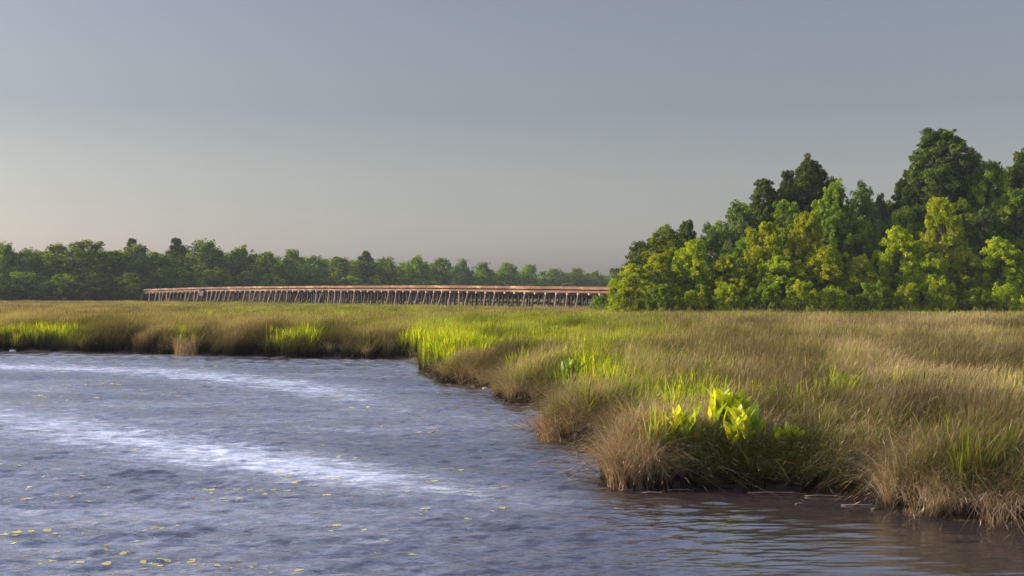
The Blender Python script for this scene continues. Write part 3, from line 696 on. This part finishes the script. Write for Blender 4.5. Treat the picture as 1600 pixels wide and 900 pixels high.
# far treeline, left to centre
def farD(x): return float(np.interp(x, [-300, 0, 200, 300, 450, 600, 750, 900, 1050], [400, 400, 404, 425, 445, 480, 545, 630, 700]))
FT = [('far', -70, 384, 70, ''), ('far', 5, 382, 56, 'far treeline tree cut by the left picture edge'), ('far', 44, 392, 60, 'far tree left of the big round one'),
      ('far', 90, 384, 60, 'dark far tree behind the left side of the big round tree'),
      ('far', 132, 381, 104, 'biggest round green tree of the far left treeline'), ('farg', 214, 386, 66, 'pale green rounded tree left of the trestle start'),
      ('farp', 207, 374, 34, 'pine poking up behind the pale rounded tree'), ('far', 180, 392, 50, 'darker far tree between the big round tree and the pale one'),
      ('farp', 276, 373, 36, 'pine with see through crown above the left end of the trestle'), ('far', 262, 398, 66, 'front tree above the very start of the trestle'),
      ('far', 318, 378, 76, 'tall broad tree right of the see through pine'), ('far', 375, 388, 60, 'rounded far tree right of the tall broad tree'),
      ('far', 415, 396, 50, 'lower far tree between two rounded ones over the left trestle'), ('far', 455, 394, 44, 'narrow rounded far tree over the left third of the trestle'),
      ('farg', 490, 400, 50, 'pale green far tree over the left third of the trestle'), ('far', 530, 402, 52, 'far tree left of the lone small pine'),
      ('farp', 571, 394, 30, 'lone small pine sticking out above the middle treeline'), ('far', 560, 408, 50, 'far tree under the lone small pine'),
      ('far', 604, 404, 48, 'far tree right of the lone small pine'), ('far', 652, 402, 40, 'far tree with a pointed top over mid trestle'),
      ('far', 690, 405, 44, 'round far tree right of the pointed one'), ('farg', 722, 408, 36, 'pale far tree over mid trestle'),
      ('far', 755, 413, 42, 'dark far tree over the right half of the trestle'), ('far', 795, 411, 36, 'small peaked far tree over the right half of the trestle'),
      ('far', 828, 414, 36, 'far tree right of the small peaked one'), ('farg', 868, 420, 40, 'low pale far tree over the right third of the trestle'),
      ('far', 902, 420, 38, 'dark low far tree over the right third of the trestle'), ('far', 930, 425, 32, 'second last far tree before the right wood'),
      ('far', 962, 424, 32, 'last far tree beside the right wood'), ('far', 1000, 428, 40, '')]
for k, x, y, wp, lab in FT:
    if not lab: lab = 'far tree beyond the left picture edge' if x < 0 else 'far tree hidden behind the tip of the right wood'
    tree(k, x, y, wp * 1.15, farD(x) + trnd.uniform(-6, 6) + (14 if k == 'farp' else 0), lab, 'pine' if k == 'farp' else 'tree', 'trees of the far treeline')
n_f = 0
for row, (dy, dD) in enumerate(((9, 12), (5, 24), (40, -14))):
    x = -110
    while x < 1010:
        wp = float(np.interp(x, [0, 300, 1000], [62, 52, 34])) * trnd.uniform(0.85, 1.2)
        ytop = float(np.interp(x, [-200, 0, 130, 230, 330, 450, 600, 750, 900, 1000], [385, 388, 388, 390, 388, 400, 407, 414, 423, 427])) + dy * float(np.interp(x, [0, 1000], [1, .5])) + trnd.uniform(-3, 6)
        D = farD(x) + dD + trnd.uniform(-5, 5)
        e = tree('far' if trnd.random() < 0.8 else 'farg', x, ytop, wp * 1.2, D, None, 'tree', None)
        tag(e, ['plain green tree filling the middle of the far treeline', 'dark green tree standing behind the far treeline crowns', 'low dark tree in the shaded foot of the far treeline'][row], None,
            ['filling trees within the far treeline', 'trees behind the far treeline', 'low trees at the foot of the far treeline'][row])
        x += wp * 0.85; n_f += 1
print('far fill', n_f)

# ------------------------------------------------------------------ wooden railway trestle
TP = np.array([(px(1075, 194), 194), (px(960, 214), 214), (px(760, 243), 243), (px(560, 283), 283), (px(400, 325), 325), (px(290, 362), 362), (px(230, 388), 388)])
def spline(P, step):
    P = np.asarray(P, float); out = []
    for i in range(len(P) - 1):
        p0 = P[max(i - 1, 0)]; p1 = P[i]; p2 = P[i + 1]; p3 = P[min(i + 2, len(P) - 1)]
        for t in np.linspace(0, 1, 40, endpoint=False):
            out.append(0.5 * ((2 * p1) + (-p0 + p2) * t + (2 * p0 - 5 * p1 + 4 * p2 - p3) * t * t + (-p0 + 3 * p1 - 3 * p2 + p3) * t ** 3))
    out.append(P[-1]); out = np.array(out)
    L = np.concatenate([[0], np.cumsum(np.linalg.norm(np.diff(out, axis=0), axis=1))])
    s = np.arange(0, L[-1], step)
    return np.stack([np.interp(s, L, out[:, 0]), np.interp(s, L, out[:, 1])], 1)
BS = 2.95
bent_xy = spline(TP, BS); nb = len(bent_xy)
def deck_z(p):                       # top of the curb timber
    xp = p[0] / p[1] * FPX + 800
    yt = np.interp(xp, [180, 228, 330, 500, 700, 950, 1100], [453.6, 452.0, 448.6, 446.6, 446.0, 448.4, 450])
    return EYE + (HZ - yt) / FPX * p[1]
tr = empty('wooden_trestle', (bent_xy[nb // 2][0], bent_xy[nb // 2][1], 0))
tag(tr, 'long low wooden railway trestle on slanted piles crossing the marsh', 'bridge')
O = np.array(tr.location)
tang = np.gradient(bent_xy, axis=0); tang /= np.linalg.norm(tang, axis=1)[:, None]
nrm2 = np.stack([-tang[:, 1], tang[:, 0]], 1)      # sideways
if (nrm2[nb // 2] @ np.array((-0.8, -0.6))) < 0: nrm2 = -nrm2    # +side = side facing the camera
zt = np.array([deck_z(p) for p in bent_xy])
def P3(i, side, z): p = bent_xy[i] + nrm2[i] * side; return np.array((p[0], p[1], z)) - O
gap_i = int(np.argmin(np.abs(bent_xy[:, 0] / bent_xy[:, 1] * FPX + 800 - 330)))
br = random.Random(3)
def sweep(name, side, wx, hz, top_off, mat, label=None, skip=None, jit=0.0, rng=None):
    if skip is not None:
        sweep(name, side, wx, hz, top_off, mat, label, None, jit, (0, skip)); return sweep(name, side, wx, hz, top_off, mat, label, None, jit, (skip + 1, nb - 1))
    mb = MB()
    for i in range(*(rng or (0, nb - 1))):
        j = br.uniform(-jit, jit)
        a = P3(i, side, zt[i] - top_off - hz / 2 + j); b = P3(i + 1, side, zt[i + 1] - top_off - hz / 2 + j)
        d = (b - a) / np.linalg.norm(b - a)
        mb.bar(a + d * 0.012, b - d * 0.012, wx, hz)
    o = mb.build(name, mat, tr)
    if label: o['label'] = label
    return o
sweep('curb_timber', 1.75, 0.30, 0.46, 0.0, M['timber'], jit=0.03)
sweep('curb_timber', -1.75, 0.30, 0.46, 0.0, M['timber'], jit=0.03)
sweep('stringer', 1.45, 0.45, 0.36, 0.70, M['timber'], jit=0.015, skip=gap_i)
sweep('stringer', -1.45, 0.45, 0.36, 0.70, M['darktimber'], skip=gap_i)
sweep('rail', 0.72, 0.075, 0.15, 0.28, M['rail']); sweep('rail', -0.72, 0.075, 0.15, 0.28, M['rail'])
sweep('shade_plank', -1.7, 0.14, 0.42, 1.75, M['darktimber']); sweep('shade_plank', -1.7, 0.14, 0.42, 2.9, M['darktimber']); sweep('shade_plank', -0.4, 0.14, 0.5, 1.5, M['darktimber'])  # dark planks added to stand in for the deep shade under the deck
mb = MB()
for i in range(nb - 1):
    for k in range(5):
        t = (k + 0.5) / 5
        c = (P3(i, 0, zt[i] - 0.57) * (1 - t) + P3(i + 1, 0, zt[i + 1] - 0.57) * t); s3 = np.array((*nrm2[i], 0))
        mb.bar(c - s3 * 1.6, c + s3 * 1.6, 0.24, 0.22)
ties = mb.build('railway_ties', M['darktimber'], tr); ties['kind'] = 'stuff'
# bents: cap beam with six piles each, copied with shared meshes
cap_mb = MB(); cap_mb.bar((-2.15, 0, -0.18), (2.15, 0, -0.18), 0.36, 0.36); cap_me = cap_mb.mesh('pile_cap', M['capwood'])
def pile_me(x0, x1, seed, mat):
    r = random.Random(seed); mb = MB(); L = 6.2
    pts = [(x0 + (x1 - x0) * t + r.uniform(-.03, .03), r.uniform(-.04, .04), -0.36 - L * t) for t in (0, .33, .66, 1)]
    mb.tube(pts, [0.19, 0.175, 0.165, 0.15], 8); return mb.mesh('pile', mat, True)
piles = {}
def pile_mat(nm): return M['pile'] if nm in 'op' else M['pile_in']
M['pile_in'] = wood('shaded_pile', (0.018, 0.014, 0.012), (0.035, 0.028, 0.023), (0.08, 0.06, 0.05), 1.5, stretch=(1, 1, 0.4))  # inner piles: shadow under the deck painted in as a darker copy
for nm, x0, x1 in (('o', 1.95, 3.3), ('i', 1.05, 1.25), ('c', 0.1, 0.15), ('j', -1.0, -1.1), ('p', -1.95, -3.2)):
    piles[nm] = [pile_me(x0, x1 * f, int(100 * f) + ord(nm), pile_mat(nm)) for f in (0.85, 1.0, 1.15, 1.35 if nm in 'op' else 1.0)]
xb = MB(); xb.bar((-2.2, -0.24, -0.9), (2.4, -0.24, -3.6), 0.08, 0.22); brace_me = xb.mesh('cross_brace', M['darktimber'])
for i in range(nb):
    e = link('bent', cap_me, tr)
    p = P3(i, 0, zt[i] - 1.062); e.location = p
    e.rotation_euler = (0, br.uniform(-.012, .012), math.atan2(nrm2[i][1], nrm2[i][0]) + br.uniform(-.03, .03))
    for nm in 'oicjp':
        if br.random() < (0.6 if nm == 'o' else 0.4 if nm == 'p' else 0.95):
            q = link('pile', br.choice(piles[nm]), e); q.rotation_euler = (br.uniform(-.09, .09), br.uniform(-.03, .03), 0)
    if br.random() < 0.6: link('cross_brace', brace_me, e)
# short dark gap with a raised platform near the left end
mb = MB(); mb.bar(P3(gap_i, 1.5, zt[gap_i] - 1.5), P3(gap_i + 1, 1.5, zt[gap_i] - 1.5), 1.2, 1.7); mb.bar(P3(gap_i, 2.3, zt[gap_i] - 0.62), P3(gap_i + 1, 2.3, zt[gap_i] - 0.62), 0.9, 0.12)
o = mb.build('refuge_platform', M['darktimber'], tr); o['label'] = 'small dark timber platform bulging from the deck near its left end'

# ------------------------------------------------------------------ foreground plants
def broad_plant(name, xp, ybase, D, n, h, lw, seed, label, mat):
    """broad upright leaves on stems: arrow shaped blades"""
    r = np.random.RandomState(seed)
    x = px(xp, D); z0 = float(ground_z(np.array([x]), np.array([D]))[0][0])
    zb = EYE + (HZ - ybase - 16) / FPX * D                      # height of the foliage base above water
    e = empty(name, (x, D, z0)); e['label'] = label; e['category'] = 'plant'; e['group'] = 'broad leaved plants on the near bank'
    st = MB(); LV = []; LF = []; LR = []; nv = 0
    n = int(n * 3.2)
    for k in range(n):
        th = r.rand() * 6.283; q = r.rand() * 0.16
        b = np.array((q * math.cos(th), q * math.sin(th), 0.0)); az = r.rand() * 6.283
        top = zb - z0 + h * (0.1 + 0.75 * r.rand()); out = 0.05 + 0.20 * r.rand()
        tip = b + np.array((out * math.cos(az), out * math.sin(az) * 0.7, top))
        st.tube([b, (b + tip) / 2 + np.array((0, 0, 0.08)), tip], [0.012, 0.01, 0.007], 5)
        L = h * (0.28 + 0.32 * r.rand()); W = lw * (0.5 + 0.5 * r.rand())
        ax = np.array((math.cos(az) * 0.28, math.sin(az) * 0.28, 1.0)); ax[:2] += r.normal(size=2) * 0.2; ax /= np.linalg.norm(ax)
        fa = r.rand() * 6.283; sd_ = np.cross(ax, (math.cos(fa), math.sin(fa), 0.1)); sd_ /= np.linalg.norm(sd_); nn = np.cross(sd_, ax)
        S = 7; c = []
        for i in range(S + 1):
            t = i / S; wv_ = W / 2 * (math.sin(math.pi * min(1, 0.12 + 0.88 * t) ** 0.8) ** 0.75 if t < 1 else 0.02)
            ctr = tip + ax * L * t - nn * L * 0.30 * t * t
            for sgn, cup in ((-1, 0.25), (0, 0.0), (1, 0.25)):
                c.append(ctr + sd_ * sgn * wv_ + nn * cup * wv_)
        LV.append(np.array(c)); rv = r.rand()
        for i in range(S):
            for j in (0, 1):
                a0 = nv + i * 3 + j; LF.append((a0, a0 + 1, a0 + 4, a0 + 3))
        nv += len(c); LR += [rv] * len(c)
    link('leaves', np_mesh('leaves', np.concatenate(LV), LF, mat, {'r': LR}, True), e)
    st.build('stems', mat, e)
    return e
def arum_col(b):
    r = b.n('ShaderNodeAttribute', attribute_name='r').outputs['Fac']
    tq = b.n('ShaderNodeTexCoord'); nq = b.n('ShaderNodeTexNoise', inp={'Vector': tq.outputs['Object'], 'Scale': 14.0, 'Detail': 4.0})
    r = b.math('ADD', r, b.math('MULTIPLY', b.math('SUBTRACT', nq.outputs[0], 0.5), 1.1), clamp=True)
    return b.ramp(r, [(0, (0.16, 0.26, 0.015)), (0.45, (0.34, 0.44, 0.02)), (1, (0.62, 0.64, 0.03))])
M['arum_dark'] = leafy('deep_green_broad_leaf', lambda b: b.ramp(b.n('ShaderNodeAttribute', attribute_name='r').outputs['Fac'], [(0, (0.07, 0.14, 0.012)), (1, (0.22, 0.31, 0.02))]), 0.45, 0.03)
M['arum'] = leafy('broad_leaf', arum_col, 0.6, 0.03)
for a in [('broad_leaved_plant', 1070, 688, 30.0, 18, 0.85, 0.22, 1, 'left of the two brightest broad leaved plants on the near bank'),
          ('broad_leaved_plant', 1137, 672, 30.6, 26, 1.0, 0.28, 2, 'largest and brightest yellow green broad leaved plant on the near bank'),
          ('broad_leaved_plant', 1163, 690, 29.6, 22, 0.95, 0.28, 3, 'big leaved plant touching the right side of the brightest one'),
          ('broad_leaved_plant', 1230, 694, 29.6, 9, 0.62, 0.17, 4, 'smaller broad leaved plant standing alone right of the brightest pair'),
          ('broad_leaved_plant', 1100, 694, 30.2, 12, 0.60, 0.14, 5, 'darker leafy plant between the two brightest broad leaved plants'),
          ('broad_leaved_plant', 1005, 668, 35, 9, 0.70, 0.15, 6, 'green leafy plant behind the pale dry tussock at the point'),
          ('broad_leaved_plant', 1358, 700, 29.0, 5, 0.45, 0.10, 7, 'small pale sprig in the grass halfway between bright plants and right edge'),
          ('broad_leaved_plant', 1405, 716, 28.0, 5, 0.45, 0.10, 8, 'small bright sprig left of the right hand bank clump'),
          ('broad_leaved_plant', 890, 596, 47, 10, 1.1, 0.16, 9, 'upright green leaved plant above the second muddy notch of the bank'),
          ('broad_leaved_plant', 948, 600, 46, 10, 0.9, 0.18, 10, 'pair of upright green leaves right of the tall green one on the bank')]:
    broad_plant(*a, M['arum_dark'] if a[1] in (890, 948, 1005, 1100) else M['arum'])

M['drysolo'] = leafy('bleached_dry_grass', lambda b: b.ramp(b.n('ShaderNodeAttribute', attribute_name='r2').outputs['Fac'],
    [(0, (0.15, 0.10, 0.065)), (0.5, (0.33, 0.235, 0.155)), (1, (0.60, 0.47, 0.34))]), 0.25)
def tussock(xp, yb, n, rad, h, lean, dr, seed, label, width=0.012, spread=0.75):
    D = wd(yb) + rad * 0.6
    me = clump_mesh('dry_tussock', M['drysolo'], n, rad, h * 0.55, h, width, lean, dr, 7, 0.12, seed, spread=spread)
    o = link('dry_tussock', me); o.location = (px(xp, D), D, 0.02)
    tag(o, label, 'grass tussock', 'dry tussocks along the water edge'); return o
tussock(990, 764, 700, 0.60, 1.55, (-0.12, -0.1), 0.7, 31, 'large pale dry tussock on the point nearest the open water')
tussock(1450, 803, 420, 0.45, 1.2, (-0.1, -0.25), 1.0, 32, 'dry tussock at the left corner of the right hand bank clump')
tussock(1560, 817, 520, 0.50, 1.3, (0.05, -0.35), 1.1, 33, 'bleached drooping tussock nearest the camera at lower right')
tussock(870, 690, 380, 0.55, 1.3, (-0.4, -0.15), 1.0, 34, 'sprawling dark dry tussock leaning out over the second notch')
tussock(925, 690, 420, 0.6, 1.4, (-0.1, -0.1), 0.8, 38, 'brown dry tussock right of the sprawling one')
tussock(835, 632, 460, 0.7, 1.7, (0.0, -0.1), 0.8, 35, 'brown dry tussock with arched seed stalks at the third notch')
tussock(740, 603, 420, 0.8, 1.7, (-0.05, -0.1), 0.8, 36, 'brown dry tussock right of the bright green reed point')
tussock(290, 556, 300, 0.9, 2.0, (0.05, -0.1), 0.5, 37, 'pale dry tussock on the left bank at the water')

# branching dead stems reaching over the water
def dead_branch(xp, yb, L, ang, seed, label):
    r = random.Random(seed); D = wd(yb); mb = MB()
    def grow(p, d, l, rad, dep):
        pts = [np.array(p)]; d = np.array(d, float)
        for i in range(4):
            d = d + np.array((r.uniform(-.15, .15), r.uniform(-.15, .15), r.uniform(-.12, .1))); d /= np.linalg.norm(d)
            pts.append(pts[-1] + d * l / 4)
            if dep and r.random() < 0.8: grow(pts[-1], d + np.array((r.uniform(-.7, .7), r.uniform(-.7, .7), r.uniform(-.2, .6))), l * 0.55, rad * 0.55, dep - 1)
        mb.tube(pts, [rad, rad * .85, rad * .7, rad * .5, rad * .25], 5)
    for k in range(3): grow((r.uniform(-.2, .2), 0, 0.02), (math.cos(ang) * -1, -0.25 + r.uniform(-.3, .3), r.uniform(0.15, 0.9)), L * r.uniform(.7, 1), 0.014, 2)
    o = mb.build('dead_branch', M['stick']); o.location = (px(xp, D), D, 0); tag(o, label, 'branch')
dead_branch(860, 684, 1.3, 0.2, 1, 'bare twiggy dead branch reaching left over the water by the sprawling tussock')
dead_branch(952, 750, 0.9, 0.1, 2, 'thin bare twigs poking out left of the large pale tussock')
def stick(xp, yp, L, rz, rad, seed, label, name='driftwood_stick'):
    rad = rad * 0.55
    r = random.Random(seed); D = wd(yp); mb = MB()
    pts = [(-L / 2, 0, 0), (-L / 5, r.uniform(-.05, .05), 0.02), (L / 5, r.uniform(-.05, .05), 0.02), (L / 2, 0, 0.0)]
    mb.tube(pts, [rad, rad * 1.1, rad * .9, rad * .5], 7)
    if L > 0.5: mb.tube([pts[2], (L / 5 + 0.12, 0.1, 0.06)], [rad * .6, rad * .3], 5)
    o = mb.build(name, M['stick'], smooth=True); o.location = (px(xp, D), D, 0.004); o.rotation_euler = (0, 0, rz); tag(o, label, 'stick')
stick(967, 796, 0.30, -0.9, 0.018, 1, 'short pale stick floating alone in front of the large tussock')
stick(1022, 771, 0.55, -0.3, 0.018, 2, 'pale reed stalk lying on the water below the large tussock')
stick(985, 766, 0.5, 0.2, 0.02, 3, 'reed stalk at the very foot of the large tussock')
stick(1062, 766, 0.6, -0.1, 0.02, 4, 'reed stalk floating along the dark bank right of the large tussock')
stick(1215, 771, 1.3, -0.12, 0.022, 5, 'long dark stick lying along the muddy bank')
stick(1290, 776, 0.9, -0.15, 0.02, 6, 'stick on the mud left of the right hand bank clump')
stick(1345, 790, 0.8, -0.1, 0.022, 7, 'stick half in the water by the right hand bank clump')
stick(1372, 795, 0.35, 0.4, 0.03, 8, 'short pale wood scrap at the left foot of the right hand bank clump')
stick(1250, 788, 0.22, 0.1, 0.025, 9, 'small brown scrap floating off the muddy bank')
stick(1300, 766, 0.7, 0.25, 0.018, 10, 'bent stalk on the mud under the bank grass')
def scrap(xp, yp, s, label):
    D = wd(yp); r = np.random.RandomState(int(xp)); n = 9
    th = np.arange(n) * 6.283 / n; q = s * (0.7 + 0.5 * r.rand(n))
    V = [(q[i] * math.cos(th[i]), q[i] * math.sin(th[i]) * 0.6, 0) for i in range(n)] + [(q[i] * .6 * math.cos(th[i]), q[i] * .6 * math.sin(th[i]) * 0.6, s * 0.5) for i in range(n)]
    F = [(i, (i + 1) % n, n + (i + 1) % n, n + i) for i in range(n)] + [tuple(range(n, 2 * n))]
    me = bpy.data.meshes.new('floating_scrap'); me.from_pydata(V, [], F); me.materials.append(M['white'])
    o = link('floating_scrap', me); o.location = (px(xp, D), D, -0.01); tag(o, label, 'litter')
M['white'] = wood('pale_foam', (0.5, 0.48, 0.45), (0.7, 0.68, 0.65), (0.8, 0.8, 0.78), 8)
scrap(757, 607, 0.14, 'small pale floating scrap by the brown tussock at the bank')
scrap(20, 549, 0.30, 'small white scrap at the foot of the left bank')

# ------------------------------------------------------------------ yellow glints on the water, painted as coloured flecks
def pollen():
    r = np.random.RandomState(77); V = []; F = []; nv = 0; R1 = []
    spots = [(110, 860, 160, 45, 260), (330, 880, 200, 30, 150), (60, 775, 80, 30, 60), (200, 600, 120, 18, 90), (450, 745, 160, 18, 60), (700, 775, 120, 25, 70),
             (100, 620, 160, 16, 70), (300, 800, 260, 50, 130), (470, 690, 200, 40, 60), (640, 840, 120, 30, 30), (250, 575, 120, 6, 30), (620, 620, 100, 12, 30)]
    for (cx, cy, sx, sy, n) in spots:
        ch = [(cx + r.normal() * sx * 0.6, cy + r.normal() * sy * 0.6) for _ in range(max(4, n // 6))]
        for k in range(int(n * 1.2)):
            c_ = ch[r.randint(len(ch))]; xp = c_[0] + r.normal() * 22 * (c_[1] - 480) / 350; yp = c_[1] + r.normal() * 2.2 * (c_[1] - 480) / 350
            if yp < 565 or yp > 935 or xp < -200: continue
            D = wd(yp); X0, Y0 = px(xp, D), D
            if X0 > px(850, D) : continue
            ln = (0.012 + 0.12 * r.rand() ** 3) * (D / 30) ** 0.8; wdh = ln * (0.30 + 0.35 * r.rand()); m = 9
            th = np.arange(m) * 6.283 / m; q = 0.35 + 0.9 * r.rand(m); rt = r.normal() * 0.25
            ex = np.cos(th) * q * ln; ey = np.sin(th) * q * wdh * 1.3
            xs = X0 + ex * math.cos(rt) - ey * math.sin(rt); ys = Y0 + ex * math.sin(rt) + ey * math.cos(rt)
            V += [(x_, y_, 0.004 + float(wave_h(np.array([x_]), np.array([y_]))[0])) for x_, y_ in zip(xs, ys)]; F.append(tuple(range(nv, nv + m))); nv += m; R1 += [r.rand()] * m
    me = bpy.data.meshes.new('painted_glints'); me.from_pydata(V, [], F)
    at = me.attributes.new('r', 'FLOAT', 'POINT'); at.data.foreach_set('value', np.array(R1, np.float32))
    m = new_mat('pollen_film'); b = NB(m)
    c = b.ramp(b.n('ShaderNodeAttribute', attribute_name='r').outputs['Fac'], [(0, (0.35, 0.10, 0.04)), (0.12, (0.45, 0.30, 0.10)), (0.3, (0.50, 0.43, 0.12)), (1, (0.60, 0.54, 0.2))])
    p = b.n('ShaderNodeBsdfPrincipled', inp={'Base Color': c, 'Roughness': 0.5}); b.out(p.outputs[0]); me.materials.append(m)
    o = link('painted_glints', me); tag(o, 'thin yellow and rusty flecks painted as glints on the river', 'pollen film', kind='stuff')
pollen()

# ------------------------------------------------------------------ haze
hb = MB(); hb.add([(-900, -30, -2.3), (900, -30, -2.3), (900, 1500, -2.3), (-900, 1500, -2.3), (-900, -30, 60), (900, -30, 60), (900, 1500, 60), (-900, 1500, 60)],
                  [(3, 2, 1, 0), (4, 5, 6, 7), (0, 1, 5, 4), (1, 2, 6, 5), (2, 3, 7, 6), (3, 0, 4, 7)])
hm = new_mat('haze_air'); b = NB(hm)
v = b.n('ShaderNodeVolumePrincipled', inp={'Color': (0.80, 0.88, 1.0, 1), 'Density': 0.00011, 'Anisotropy': 0.0})
hm.node_tree.links.new(v.outputs[0], b.n('ShaderNodeOutputMaterial').inputs['Volume'])
hz = hb.build('haze', hm); tag(hz, 'faint haze in the air over the marsh', 'haze', kind='stuff')
